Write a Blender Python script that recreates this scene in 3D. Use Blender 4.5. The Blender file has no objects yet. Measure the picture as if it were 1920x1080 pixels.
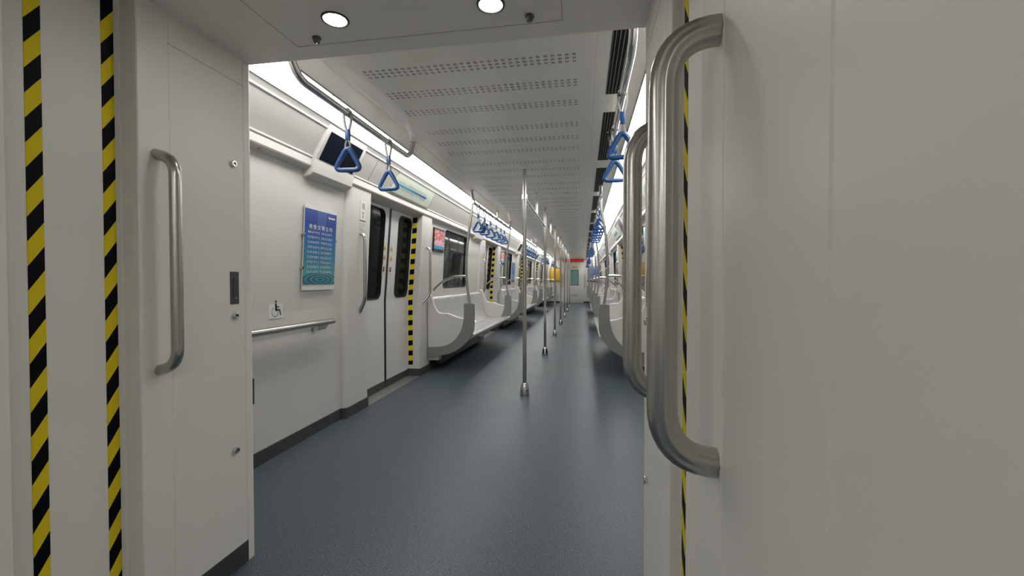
import bpy, bmesh, math, random
from mathutils import Vector, Matrix
random.seed(7)
PI = math.pi
col = bpy.context.scene.collection
XC = -0.552          # centre line of the carriage
PITCH = 4.4          # door to door
C1 = 4.06            # centre of the first door
Y0, Y1 = 1.51, 21.3  # far carriage
ZC = 2.17
DOORS = [C1 + PITCH * i for i in range(4)]
BAYS = [C1 + PITCH * i + 2.2 for i in range(4)]
ORD = ['first', 'second', 'third', 'fourth', 'fifth', 'sixth', 'seventh', 'eighth']
SIDE = {-1: 'left', 1: 'right'}

# ------------------------------------------------------------------ materials
class NT:
    def __init__(s, name):
        s.m = bpy.data.materials.new(name); s.m.use_nodes = True
        s.t = s.m.node_tree; s.b = s.t.nodes['Principled BSDF']
    def n(s, typ, **kw):
        nd = s.t.nodes.new(typ)
        for k, v in kw.items(): setattr(nd, k, v)
        return nd
    def l(s, a, b): s.t.links.new(a, b)
    def math(s, op, a, b=None, c=None):
        nd = s.n('ShaderNodeMath', operation=op)
        for i, v in enumerate((a, b, c)):
            if v is None: continue
            if isinstance(v, (int, float)): nd.inputs[i].default_value = v
            else: s.l(v, nd.inputs[i])
        return nd.outputs[0]
    def mix(s, f, a, b):
        nd = s.n('ShaderNodeMix', data_type='RGBA')
        for sock, v in ((nd.inputs[0], f), (nd.inputs[6], a), (nd.inputs[7], b)):
            if isinstance(v, (int, float)): sock.default_value = v
            elif isinstance(v, tuple): sock.default_value = (*v, 1)
            else: s.l(v, sock)
        return nd.outputs[2]
    def xyz(s):
        tc = s.n('ShaderNodeTexCoord'); sp = s.n('ShaderNodeSeparateXYZ'); s.l(tc.outputs['Object'], sp.inputs[0])
        return tc.outputs['Object'], sp.outputs
    def noise(s, scale, vec=None, detail=2, out='Fac', rough=0.5):
        nd = s.n('ShaderNodeTexNoise'); nd.inputs['Scale'].default_value = scale; nd.inputs['Detail'].default_value = detail
        nd.inputs['Roughness'].default_value = rough
        if vec is not None: s.l(vec, nd.inputs['Vector'])
        return nd.outputs[out]
    def bump(s, h, strength=.1, dist=.001):
        nd = s.n('ShaderNodeBump'); nd.inputs['Strength'].default_value = strength; nd.inputs['Distance'].default_value = dist
        s.l(h, nd.inputs['Height']); s.l(nd.outputs[0], s.b.inputs['Normal'])

def mat(name, c, rough=.5, metal=0., spec=.5, emit=None, es=0., bump=None, var=0., vscale=3., coat=0.):
    q = NT(name); b = q.b
    b.inputs['Base Color'].default_value = (*c, 1); b.inputs['Roughness'].default_value = rough
    b.inputs['Metallic'].default_value = metal; b.inputs['Specular IOR Level'].default_value = spec
    b.inputs['Coat Weight'].default_value = coat
    if emit: b.inputs['Emission Color'].default_value = (*emit, 1); b.inputs['Emission Strength'].default_value = es
    if var or bump: v, _ = q.xyz()
    if var:
        nz = q.noise(vscale, v, 4)
        q.l(q.mix(nz, tuple(x * (1 - var) for x in c), tuple(min(1, x * (1 + var)) for x in c)), b.inputs['Base Color'])
    if bump: q.bump(q.noise(bump[0], v, 3), bump[1], bump[2])
    return q.m

M = {}
WALL = (.56, .545, .512)
def wall_mat(name, c, rough=.42, streak=.035):
    q = NT(name); v, s = q.xyz()
    mp = q.n('ShaderNodeMapping'); mp.inputs['Scale'].default_value = (1, 1, .12); q.l(v, mp.inputs[0])
    n1 = q.noise(9, mp.outputs[0], 4); n2 = q.noise(1.3, v, 3)
    f = q.math('ADD', q.math('MULTIPLY', n1, .5), q.math('MULTIPLY', n2, .5))
    q.l(q.mix(f, tuple(x * (1 - streak) for x in c), tuple(x * (1 + streak) for x in c)), q.b.inputs['Base Color'])
    q.b.inputs['Roughness'].default_value = rough
    q.bump(q.noise(420, v, 2), .12, .0006)
    return q.m
M['wall'] = wall_mat('painted_wall', WALL)
M['gang'] = wall_mat('gangway_panel', (.70, .68, .64), .42, .05)
M['white'] = mat('white_trim', (.66, .65, .62), .35)
M['door'] = wall_mat('door_paint', (.58, .575, .55), .36)
M['steel'] = mat('brushed_steel', (.46, .45, .43), .25, 1., bump=(900, .02, .0002))
M['chrome'] = mat('polished_steel', (.62, .62, .61), .14, 1.)
M['dark'] = mat('dark_skirting', (.042, .048, .048), .5, var=.12)
M['black'] = mat('black_rubber', (.008, .008, .009), .5)
M['lockplate'] = mat('grey_lock_plate', (.07, .08, .088), .42, .3)
M['seat'] = mat('seat_shell', (.52, .515, .50), .2, .25, bump=(30, .12, .004))
M['panel'] = mat('end_panel', (.56, .55, .52), .4)
M['band'] = mat('grey_band', (.20, .20, .193), .45)
M['blue'] = mat('blue_plastic', (.022, .085, .27), .32, var=.06)
M['web'] = mat('white_webbing', (.40, .40, .385), .7, bump=(700, .3, .0005))
M['screen'] = mat('dark_screen', (.003, .006, .016), .3, spec=.12)
M['groove'] = mat('panel_groove', (.52, .50, .47), .5)
M['heater'] = mat('heater_grey', (.40, .39, .37), .45)
M['yellow'] = mat('yellow_cabinet', (.72, .43, .02), .45)
M['yellowsign'] = mat('yellow_label', (.62, .55, .07), .5)
M['ink'] = mat('black_ink', (.006, .006, .006), .5)
M['red'] = mat('red_print', (.45, .05, .06), .5)
M['pinkprint'] = mat('faded_red_print', (.55, .30, .28), .5)
M['paper'] = mat('white_paper', (.66, .66, .63), .5)
M['sticker'] = mat('pale_sticker', (.62, .625, .60), .45)
M['pictoyel'] = mat('yellow_print', (.55, .42, .06), .5)
M['tealglass'] = mat('cab_glass', (.16, .25, .27), .15)
M['hole'] = mat('vent_hole', (.001, .001, .001), .9)
M['slot'] = mat('faint_slot', (.30, .29, .27), .6)
M['ledtxt'] = mat('led_text', (.6, .03, .03), .5, emit=(1., .05, .05), es=.5)
M['ledbg'] = mat('led_backing', (.10, .006, .008), .4, emit=(.5, .01, .015), es=.12)
M['tunnel'] = mat('tunnel_black', (.004, .004, .004), .9)
M['sensor'] = mat('sensor_body', (.10, .105, .11), .35, .6)
M['ringm'] = mat('lamp_ring', (.07, .065, .055), .4, .5)
M['lamp'] = mat('lamp_lens', (.6, .59, .5), .4, emit=(1., .98, .88), es=80)
M['diff'] = mat('light_diffuser', (.9, .9, .9), .4, emit=(1., .985, .955), es=10.2)
M['joint'] = mat('diffuser_joint', (.7, .7, .71), .4, emit=(1., .985, .97), es=.80)
M['thresh'] = mat('threshold_metal', (.42, .41, .38), .38, .85)

def floor_mat():
    q = NT('vinyl_floor'); v, s = q.xyz()
    base = (.083, .102, .118)
    n1 = q.noise(210, v, 3, rough=.7); n2 = q.noise(95, v, 2, rough=.7); n3 = q.noise(1.1, v, 3)
    r = q.n('ShaderNodeValToRGB'); q.l(n1, r.inputs[0])
    e = r.color_ramp.elements; e[0].position = .38; e[0].color = (.024, .034, .044, 1); e[1].position = .62; e[1].color = (.098, .126, .152, 1)
    d = q.math('GREATER_THAN', n2, .66)
    c = q.mix(d, r.outputs[0], (.012, .016, .021))
    l2 = q.noise(150, v, 1); d2 = q.math('GREATER_THAN', l2, .70)
    c = q.mix(d2, c, (.18, .21, .235))
    q.l(c, q.b.inputs['Base Color'])
    rr = q.math('ADD', q.math('MULTIPLY', n3, .12), .34); q.l(rr, q.b.inputs['Roughness'])
    q.b.inputs['Specular IOR Level'].default_value = .30
    q.bump(q.noise(230, v, 2), .35, .0016)
    return q.m
M['floor'] = floor_mat()

def ceil_mat():
    """white ceiling sheet with rows of small five-petal perforations"""
    q = NT('perforated_ceiling'); v, s = q.xyz()
    X, Y = s[0], s[1]
    ys = q.math('ADD', Y, -2.05 + .016)
    yp = q.math('FLOORED_MODULO', ys, .88)
    m1 = q.math('LESS_THAN', yp, .62)
    w = q.math('FLOORED_MODULO', yp, .26)
    m2 = q.math('LESS_THAN', w, .0975)
    cv = q.math('MULTIPLY', q.math('SUBTRACT', q.math('FRACT', q.math('DIVIDE', w, .0325)), .5), .0325)
    xo = q.math('ADD', X, 1.108 + .0172)
    cu = q.math('MULTIPLY', q.math('SUBTRACT', q.math('FRACT', q.math('DIVIDE', xo, .0343)), .5), .0343)
    m3 = q.math('MULTIPLY', q.math('GREATER_THAN', xo, 0), q.math('LESS_THAN', xo, .0343 * 32))
    m4 = q.math('MULTIPLY', q.math('GREATER_THAN', Y, 1.9), q.math('LESS_THAN', Y, 20.9))
    r = q.math('SQRT', q.math('ADD', q.math('MULTIPLY', cu, cu), q.math('MULTIPLY', cv, cv)))
    th = q.math('ARCTAN2', cv, cu)
    tm = q.math('SUBTRACT', q.math('FLOORED_MODULO', th, 2 * PI / 5), PI / 5)
    r0 = .0066
    d2 = q.math('SUBTRACT', q.math('ADD', q.math('MULTIPLY', r, r), r0 * r0), q.math('MULTIPLY', q.math('MULTIPLY', r, 2 * r0), q.math('COSINE', tm)))
    dot = q.math('LESS_THAN', d2, .0034 ** 2)
    mask = q.math('MULTIPLY', q.math('MULTIPLY', dot, m1), q.math('MULTIPLY', m2, q.math('MULTIPLY', m3, m4)))
    n2 = q.noise(1.6, v, 4)
    c = q.mix(n2, (.90, .86, .80), (.94, .90, .84))
    q.l(q.mix(mask, c, (.012, .011, .010)), q.b.inputs['Base Color'])
    q.b.inputs['Roughness'].default_value = .24
    q.bump(q.noise(3.5, v, 3), .25, .004)
    return q.m
M['ceil'] = ceil_mat()

def tape_mat(name, period, slope, axis=0):
    """yellow and black diagonal stripes, local coordinates"""
    q = NT(name); v, s = q.xyz()
    a = q.math('SUBTRACT', s[2], q.math('MULTIPLY', s[axis], slope))
    f = q.math('FRACT', q.math('DIVIDE', q.math('ADD', a, 10), period))
    m = q.math('GREATER_THAN', f, .5)
    q.l(q.mix(m, (.70, .545, .016), (.002, .002, .004)), q.b.inputs['Base Color'])
    q.b.inputs['Roughness'].default_value = .6; q.b.inputs['Specular IOR Level'].default_value = .12
    return q.m
M['tape_l'] = tape_mat('hazard_stripes_left', .122, 1.5, 1)
M['tape_r'] = tape_mat('hazard_stripes_right', .122, 1.4, 1)
M['tape_d'] = tape_mat('hazard_stripes_door', .117, .12, 0)

def poster_mat():
    q = NT('blue_poster'); v, s = q.xyz()   # local: y along the wall, z up (0..h)
    r = q.n('ShaderNodeValToRGB'); q.l(q.math('DIVIDE', s[2], .5), r.inputs[0])
    el = r.color_ramp.elements
    el[0].position = 0; el[0].color = (.04, .22, .28, 1)
    el[1].position = 1; el[1].color = (.035, .07, .30, 1)
    for p, c in ((.14, (.075, .31, .34)), (.35, (.04, .20, .32)), (.62, (.025, .13, .35)), (.85, (.022, .058, .26))):
        e = el.new(p); e.color = (*c, 1)
    dy = q.math('SUBTRACT', s[1], .01); dz = q.math('MULTIPLY', q.math('SUBTRACT', s[2], .035), 4.)
    d = q.math('SQRT', q.math('ADD', q.math('MULTIPLY', dy, dy), q.math('MULTIPLY', dz, dz)))
    rip = q.math('SINE', q.math('MULTIPLY', d, 105))
    near = q.math('LESS_THAN', d, .20)
    f = q.math('MULTIPLY', q.math('MULTIPLY', q.math('ADD', rip, 1), .42), near)
    c = q.mix(f, r.outputs[0], (.005, .05, .10))
    bk = q.math('GREATER_THAN', q.math('SINE', q.math('ADD', q.math('MULTIPLY', s[1], 24), 1.4)), .35)
    up = q.math('GREATER_THAN', s[2], .40)
    c = q.mix(q.math('MULTIPLY', q.math('MULTIPLY', bk, up), .30), c, (.12, .20, .42))
    q.l(c, q.b.inputs['Base Color']); q.b.inputs['Roughness'].default_value = .25
    return q.m
M['poster'] = poster_mat()

def ad_mat(name, top, low, pale, es):
    q = NT(name); v, s = q.xyz()
    n = q.noise(9, v, 4); n2 = q.noise(26, v, 3)
    h = q.math('ADD', s[2], q.math('MULTIPLY', q.math('SUBTRACT', n, .5), .16))
    a = q.math('GREATER_THAN', h, .14)
    c = q.mix(a, pale, top)
    c = q.mix(q.math('MULTIPLY', q.math('GREATER_THAN', n2, .60), .55), c, (.75, .55, .50))
    b = q.math('LESS_THAN', s[2], .075)
    c = q.mix(b, c, low)
    q.l(c, q.b.inputs['Base Color']); q.l(c, q.b.inputs['Emission Color']); q.b.inputs['Emission Strength'].default_value = es
    q.b.inputs['Roughness'].default_value = .2
    return q.m
M['ad_red'] = ad_mat('red_city_advert', (.34, .055, .055), (.02, .20, .34), (.42, .22, .28), .5)
M['ad_teal'] = ad_mat('teal_advert', (.03, .30, .26), (.02, .12, .18), (.05, .20, .24), .5)
M['ad_blue'] = ad_mat('blue_advert', (.015, .13, .34), (.01, .03, .14), (.12, .26, .36), .05)
M['ad_blue2'] = ad_mat('blue_advert_end', (.012, .12, .28), (.01, .20, .34), (.03, .18, .30), .05)

def glass_mat():
    q = NT('tunnel_window_glass'); v, s = q.xyz()
    q.b.inputs['Base Color'].default_value = (.010, .012, .013, 1); q.b.inputs['Roughness'].default_value = .04
    q.b.inputs['Specular IOR Level'].default_value = .26
    return q.m
M['glass'] = glass_mat()
M['doorglass'] = mat('door_window_glass', (.009, .010, .011), .08, spec=.06)

def map_mat():
    q = NT('route_line'); v, s = q.xyz()
    r = q.n('ShaderNodeValToRGB'); q.l(q.math('ADD', q.math('DIVIDE', s[1], .9), .5), r.inputs[0])
    el = r.color_ramp.elements
    el[0].position = 0; el[0].color = (.06, .30, .55, 1); el[1].position = 1; el[1].color = (.12, .07, .32, 1)
    e = el.new(.35); e.color = (.03, .30, .50, 1); e = el.new(.7); e.color = (.02, .08, .34, 1)
    q.l(r.outputs[0], q.b.inputs['Base Color']); q.b.inputs['Roughness'].default_value = .4
    return q.m
M['mapline'] = map_mat()
M['mapboard'] = mat('map_board', (.52, .56, .47), .35, emit=(.9, 1., .85), es=.08)
M['mapmark'] = mat('map_marks', (.10, .25, .32), .5)

# ------------------------------------------------------------------ mesh builder
def wloc(o):
    v = Vector((0, 0, 0))
    while o is not None:
        v += o.location; o = o.parent
    return v

class MB:
    def __init__(s): s.bm = bmesh.new()
    def box(s, lo, hi, bev=0, seg=2):
        lo = Vector(lo); hi = Vector(hi); lo, hi = Vector(map(min, lo, hi)), Vector(map(max, lo, hi))
        r = bmesh.ops.create_cube(s.bm, size=1, matrix=Matrix.Translation((lo + hi) / 2) @ Matrix.Diagonal((*(hi - lo), 1)))
        if bev:
            es = list({e for v in r['verts'] for e in v.link_edges})
            bmesh.ops.bevel(s.bm, geom=es, offset=bev, segments=seg, affect='EDGES', profile=.5)
        return s
    def poly(s, pts):
        return s.bm.faces.new([s.bm.verts.new(p) for p in pts])
    def prism(s, pts, off):
        off = Vector(off); a = [s.bm.verts.new(p) for p in pts]; b = [s.bm.verts.new(Vector(p) + off) for p in pts]
        n = len(pts); s.bm.faces.new(a[::-1]); s.bm.faces.new(b)
        for i in range(n): s.bm.faces.new((a[i], a[(i + 1) % n], b[(i + 1) % n], b[i]))
        return s
    def rings(s, rings, closed=True, cap=True, loop=False):
        vs = [[s.bm.verts.new(p) for p in r] for r in rings]; n = len(rings[0])
        pairs = list(zip(vs, vs[1:])) + ([(vs[-1], vs[0])] if loop else [])
        for a, b in pairs:
            for i in range(n if closed else n - 1):
                j = (i + 1) % n; s.bm.faces.new((a[i], a[j], b[j], b[i]))
        if cap and closed and not loop:
            s.bm.faces.new(vs[0][::-1]); s.bm.faces.new(vs[-1])
        return s
    def tube(s, path, r, seg=12, loop=False, sq=None, bvec=None, prof=None):
        path = [Vector(p) for p in path]; N = len(path)
        T = []
        for i in range(N):
            if loop: t = path[(i + 1) % N] - path[i - 1]
            else: t = path[min(i + 1, N - 1)] - path[max(i - 1, 0)]
            T.append(t.normalized())
        if bvec is not None: b = Vector(bvec)
        else:
            b = T[0].orthogonal().normalized()
        rg = []
        for i in range(N):
            if bvec is not None: b = Vector(bvec)
            b = (b - T[i] * b.dot(T[i])).normalized()
            n = b.cross(T[i]).normalized()
            rr = r[i] if isinstance(r, (list, tuple)) else r
            if prof: ring = [path[i] + n * (p[0]) + b * (p[1]) for p in prof]
            else:
                sx, sy = sq or (1, 1)
                ring = [path[i] + n * (rr * sx * math.cos(2 * PI * k / seg)) + b * (rr * sy * math.sin(2 * PI * k / seg)) for k in range(seg)]
            rg.append(ring)
        return s.rings(rg, loop=loop)
    def lathe(s, prof, c, axis='z', seg=24):
        c = Vector(c); rg = []
        for r, h in prof:
            ring = []
            for k in range(seg):
                a = 2 * PI * k / seg; u, v = r * math.cos(a), r * math.sin(a)
                ring.append(c + {'z': Vector((u, v, h)), 'x': Vector((h, u, v)), 'y': Vector((u, h, v))}[axis])
            rg.append(ring)
        return s.rings(rg)
    def build(s, name, m, parent=None, loc=None, smooth=True, ang=35, kind=None):
        bm = s.bm
        bmesh.ops.recalc_face_normals(bm, faces=bm.faces)
        me = bpy.data.meshes.new(name); bm.to_mesh(me); bm.free()
        for k in (m if isinstance(m, (list, tuple)) else [m]): me.materials.append(M[k] if isinstance(k, str) else k)
        if smooth:
            me.polygons.foreach_set('use_smooth', [True] * len(me.polygons)); me.set_sharp_from_angle(angle=math.radians(ang))
        o = bpy.data.objects.new(name, me); col.objects.link(o)
        if parent is not None:
            o.parent = parent; base = wloc(parent)
            if loc is not None: o.location = Vector(loc) - base; base = Vector(loc)
        elif loc is not None: o.location = loc; base = Vector(loc)
        else: base = Vector((0, 0, 0))
        me.transform(Matrix.Translation(-base))
        if kind: o['kind'] = kind
        return o

def fillet(pts, r, n=6):
    pts = [Vector(p) for p in pts]; out = [pts[0]]
    for i in range(1, len(pts) - 1):
        a, b, c = pts[i - 1], pts[i], pts[i + 1]
        d1 = min(r, (a - b).length * (.98 if i == 1 else .49)); d2 = min(r, (c - b).length * (.98 if i == len(pts) - 2 else .49))
        p = b + (a - b).normalized() * d1; q = b + (c - b).normalized() * d2
        for k in range(n + 1):
            t = k / n; out.append(p * (1 - t) ** 2 + b * 2 * t * (1 - t) + q * t * t)
    out.append(pts[-1]); return out

def catmull(pts, n=6):
    pts = [Vector(p) for p in pts]; out = []
    for i in range(len(pts) - 1):
        p0 = pts[max(i - 1, 0)]; p1 = pts[i]; p2 = pts[i + 1]; p3 = pts[min(i + 2, len(pts) - 1)]
        for k in range(n):
            t = k / n
            out.append(.5 * ((2 * p1) + (p2 - p0) * t + (2 * p0 - 5 * p1 + 4 * p2 - p3) * t * t + (3 * p1 - p0 - 3 * p2 + p3) * t ** 3))
    out.append(pts[-1]); return out

def rrect(u0, u1, v0, v1, r, n=6):
    out = []
    for cx, cy, a0 in ((u1 - r, v1 - r, 0), (u0 + r, v1 - r, PI / 2), (u0 + r, v0 + r, PI), (u1 - r, v0 + r, 1.5 * PI)):
        for k in range(n + 1):
            a = a0 + PI / 2 * k / n; out.append((cx + r * math.cos(a), cy + r * math.sin(a)))
    return out

def tag(o, label=None, cat=None, group=None, kind=None):
    if label: o['label'] = label
    if cat: o['category'] = cat
    if group: o['group'] = group
    if kind: o['kind'] = kind
    return o
def empty(name, loc, label=None, cat=None, group=None, kind=None):
    o = bpy.data.objects.new(name, None); col.objects.link(o); o.location = loc; o.empty_display_size = .05
    return tag(o, label, cat, group, kind)
def copy_tree(o, parent=None):
    c = o.copy(); col.objects.link(c)
    if parent is not None: c.parent = parent
    for ch in [x for x in bpy.data.objects if x.parent == o]: copy_tree(ch, c)
    return c
def X(s, dx): return XC + s * dx
def tilt(z): return max(0., z - .9) * .0526
def wdx(z, off=0.): return 1.353 - tilt(z) - off

_fontcache = []
def text_mesh(name, body, size, m, parent, origin, udir, vdir, align='CENTER', extrude=.0004, sx=1.):
    cu = bpy.data.curves.new(name + '_src', 'FONT'); cu.body = body; cu.size = size; cu.extrude = extrude
    cu.align_x = align; cu.align_y = 'CENTER'; cu.resolution_u = 3
    to = bpy.data.objects.new(name + '_src', cu); col.objects.link(to)
    dg = bpy.context.evaluated_depsgraph_get(); dg.update()
    me = bpy.data.meshes.new_from_object(to.evaluated_get(dg))
    bpy.data.objects.remove(to)
    me.name = name; me.materials.clear(); me.materials.append(M[m])
    u = Vector(udir).normalized() * sx; v = Vector(vdir).normalized(); w = u.cross(v).normalized()
    base = wloc(parent) if parent else Vector((0, 0, 0))
    mt = Matrix(((u.x, v.x, w.x, origin[0] - base.x), (u.y, v.y, w.y, origin[1] - base.y), (u.z, v.z, w.z, origin[2] - base.z), (0, 0, 0, 1)))
    me.transform(mt)
    o = bpy.data.objects.new(name, me); col.objects.link(o); o.parent = parent
    return o

# ------------------------------------------------------------------ SETTING
b = MB(); b.box((-2.2, -6, -.06), (1.1, Y1 + .3, 0)); b.build('floor', 'floor', kind='structure', smooth=False)

# far carriage ceiling (flat sheet, |dx| < .86) with two shallow long grooves
b = MB()
prof = [(-.862, ZC), (-.712, ZC), (-.700, ZC + .0012), (-.688, ZC + .0012), (-.676, ZC), (.600, ZC), (.603, ZC + .001), (.608, ZC + .001), (.611, ZC), (.862, ZC), (.862, ZC + .08), (-.862, ZC + .08)]
b.prism([(XC + d, Y0 - .2, z) for d, z in prof], (0, Y1 - Y0 + .4, 0)); b.build('ceiling', 'ceil', kind='structure', smooth=False)

def wall_side(s):
    b = MB()
    def col_(y0, y1, hole=None):
        zs = [0, .45, .9]
        for za, zb in zip(zs, zs[1:]):
            b.poly([(X(s, wdx(z)), y, z) for y, z in ((y0, za), (y1, za), (y1, zb), (y0, zb))])
        f = lambda u, v, o=0.: (X(s, wdx(v, -o)), u, v)
        if not hole:
            b.poly([f(y0, .9), f(y1, .9), f(y1, 1.92), f(y0, 1.92)]); return
        u0, u1, v0, v1, r = hole; n = 6
        inner = rrect(u0, u1, v0, v1, r, n)
        corners = [(y1, 1.92), (y0, 1.92), (y0, .9), (y1, .9)]
        iv = [b.bm.verts.new(f(*p)) for p in inner]; ov = [b.bm.verts.new(f(*p)) for p in corners]
        for c in range(4):
            seg = iv[c * (n + 1):(c + 1) * (n + 1)]
            for a, d in zip(seg, seg[1:]): b.bm.faces.new((ov[c], a, d))
            nx = iv[((c + 1) * (n + 1)) % len(iv)]
            b.bm.faces.new((ov[c], seg[-1], nx, ov[(c + 1) % 4]))
        dv = [b.bm.verts.new(f(p[0], p[1], .045)) for p in inner]
        for i in range(len(iv)): b.bm.faces.new((iv[i], iv[(i + 1) % len(iv)], dv[(i + 1) % len(iv)], dv[i]))
    edges = [Y0 - .05]
    for c in DOORS: edges += [c - .65, c + .65]
    edges.append(Y1 + .05)
    col_(edges[0], edges[1])
    for k in range(1, 5):
        y0, y1 = edges[2 * k], edges[2 * k + 1]; c = DOORS[k - 1]
        col_(y0, y1, (c + 1.54, c + 2.70, 1.0, 1.80, .07))
    return b.build('wall_' + SIDE[s], 'wall', kind='structure', ang=30)
for s in (-1, 1): wall_side(s)

# pillars beside the doors (rounded towards the bay), part of the lining
def pillars(s):
    for c in DOORS:
        for sg in (-1, 1):
            b = MB()
            ya, yb = c + sg * .60, c + sg * .95     # door side, bay side
            rings = []
            for z in (0, .45, .9, 1.4, 1.92):
                w = wdx(z)
                pts = [(w + .105, ya), (w + .0, ya), (w - .037, ya), (w - .043, ya + sg * .006)]
                bev = .035 + .02 * max(0, z - .9)
                for k in range(5):
                    t = k / 4; a = t * PI / 2
                    pts.append((w - .043 * math.cos(a), yb - sg * bev * (1 - math.sin(a))))
                pts += [(w + .12, yb), (w + .12, ya)]
                rings.append([(X(s, d), y, z) for d, y in pts])
            b.rings(rings)
            b.build('wall_pillar_' + SIDE[s], 'wall', kind='structure', ang=40)
for s in (-1, 1): pillars(s)

# skirting, follows wall and pillars
def skirting(s):
    b = MB()
    def strip(pts):
        p = [Vector((X(s, d), y, 0)) for d, y in pts]
        for a, c in zip(p, p[1:]):
            b.bm.faces.new([b.bm.verts.new(v) for v in (a, c, c + Vector((0, 0, .083)), a + Vector((0, 0, .083)))])
            n = Vector((-s * .001, 0, 0))
        for a, c in zip(pts, pts[1:]):   # small top ledge back to the wall
            q = [(X(s, a[0]), a[1], .083), (X(s, c[0]), c[1], .083), (X(s, c[0] + .012), c[1], .086), (X(s, a[0] + .012), a[1], .086)]
            b.poly(q)
    w = 1.353
    cur = [(w - .006, Y0)]
    for c in DOORS:
        B = [(w - .006, .956), (w - .018, .9555), (w - .032, .950), (w - .043, .940), (w - .049, .918), (w - .049, .597), (w + .1, .597)]
        cur += [(d, c - u) for d, u in B]
        strip(cur)
        cur = [(d, c + u) for d, u in B[::-1]]
    cur += [(w - .006, Y1)]
    strip(cur)
    return b.build('baseboard_' + SIDE[s], 'dark', kind='structure', smooth=False)
for s in (-1, 1): skirting(s)

# cornice above the walls
HP = [(1.093, 2.168), (1.096, 2.147), (1.128, 2.118), (1.24, 1.93), (1.241, 1.874), (1.246, 1.866), (1.306, 1.846), (1.36, 1.832), (1.6, 1.832), (1.6, 2.30), (1.092, 2.30)]
def header(s):
    b = MB(); b.prism([(X(s, d), Y0 - .2, z) for d, z in HP], (0, Y1 - Y0 + .25, 0))
    o = b.build('trim_cornice_' + SIDE[s], 'wall', kind='structure', ang=25)
    b = MB()
    for d, z in ((1.124, 2.120), (1.238, 1.931)):
        b.tube([(X(s, d), Y0 - .1, z), (X(s, d), Y1, z)], .0075, 8)
    b.build('bead', 'white', o)
    b = MB()
    y = 3.17 - 1.5
    while y < Y1 - .3:
        b.lathe([(.001, -.004), (.0075, -.004), (.0085, .003)], (X(s, 1.276), y, 1.8585), seg=8); y += .505
    b.build('screws', 'sensor', o)
    b = MB()
    for yy in [c + .67 for c in DOORS] + [c - .72 for c in DOORS]:
        b.prism([(X(s, 1.133), yy, 2.1085), (X(s, 1.237), yy, 1.9345), (X(s, 1.233), yy, 1.9345), (X(s, 1.129), yy, 2.1085)], (0, .002, 0))
    b.build('seam', 'slot', o)
for s in (-1, 1): header(s)

# ceiling lights: two continuous diffuser strips
def light_strip(s, ya, yb, first, label, name='ceiling_light'):
    t = empty(name, (X(s, .975), ya, 2.17), label, 'light', 'long ceiling light strips')
    cuts = []
    y = first
    while y > ya: y -= .64
    while y < yb: cuts.append(y); y += .64
    cuts = [max(c, ya) for c in cuts] + [yb]
    for a, c in zip(cuts, cuts[1:]):
        b = MB(); b.prism([(X(s, .868), a + .009, 2.172), (X(s, .885), a + .009, 2.1695), (X(s, .98), a + .009, 2.167), (X(s, 1.07), a + .009, 2.168), (X(s, 1.088), a + .009, 2.168), (X(s, 1.088), a + .009, 2.178), (X(s, .868), a + .009, 2.182)], (0, c - a - .018, 0))
        b.build('diffuser', 'diff', t, smooth=False)
    for c in cuts[1:-1]:
        b = MB(); b.box((X(s, .868), c - .009, 2.171), (X(s, 1.088), c + .009, 2.180)); b.build('joint_strip', 'joint', t, smooth=False)
    b = MB(); b.box((X(s, .861), ya, 2.165), (X(s, .868), yb, 2.20)); b.box((X(s, 1.087), ya, 2.148), (X(s, 1.093), yb, 2.20))
    b.box((X(s, .861), ya, 2.19), (X(s, 1.093), yb, 2.20))
    b.build('frame', 'slot', t, smooth=False)
for s in (-1, 1): light_strip(s, Y0 - .1, Y1, 2.28, 'continuous bright ceiling light strip along the %s cornice of the carriage' % SIDE[s])

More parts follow.
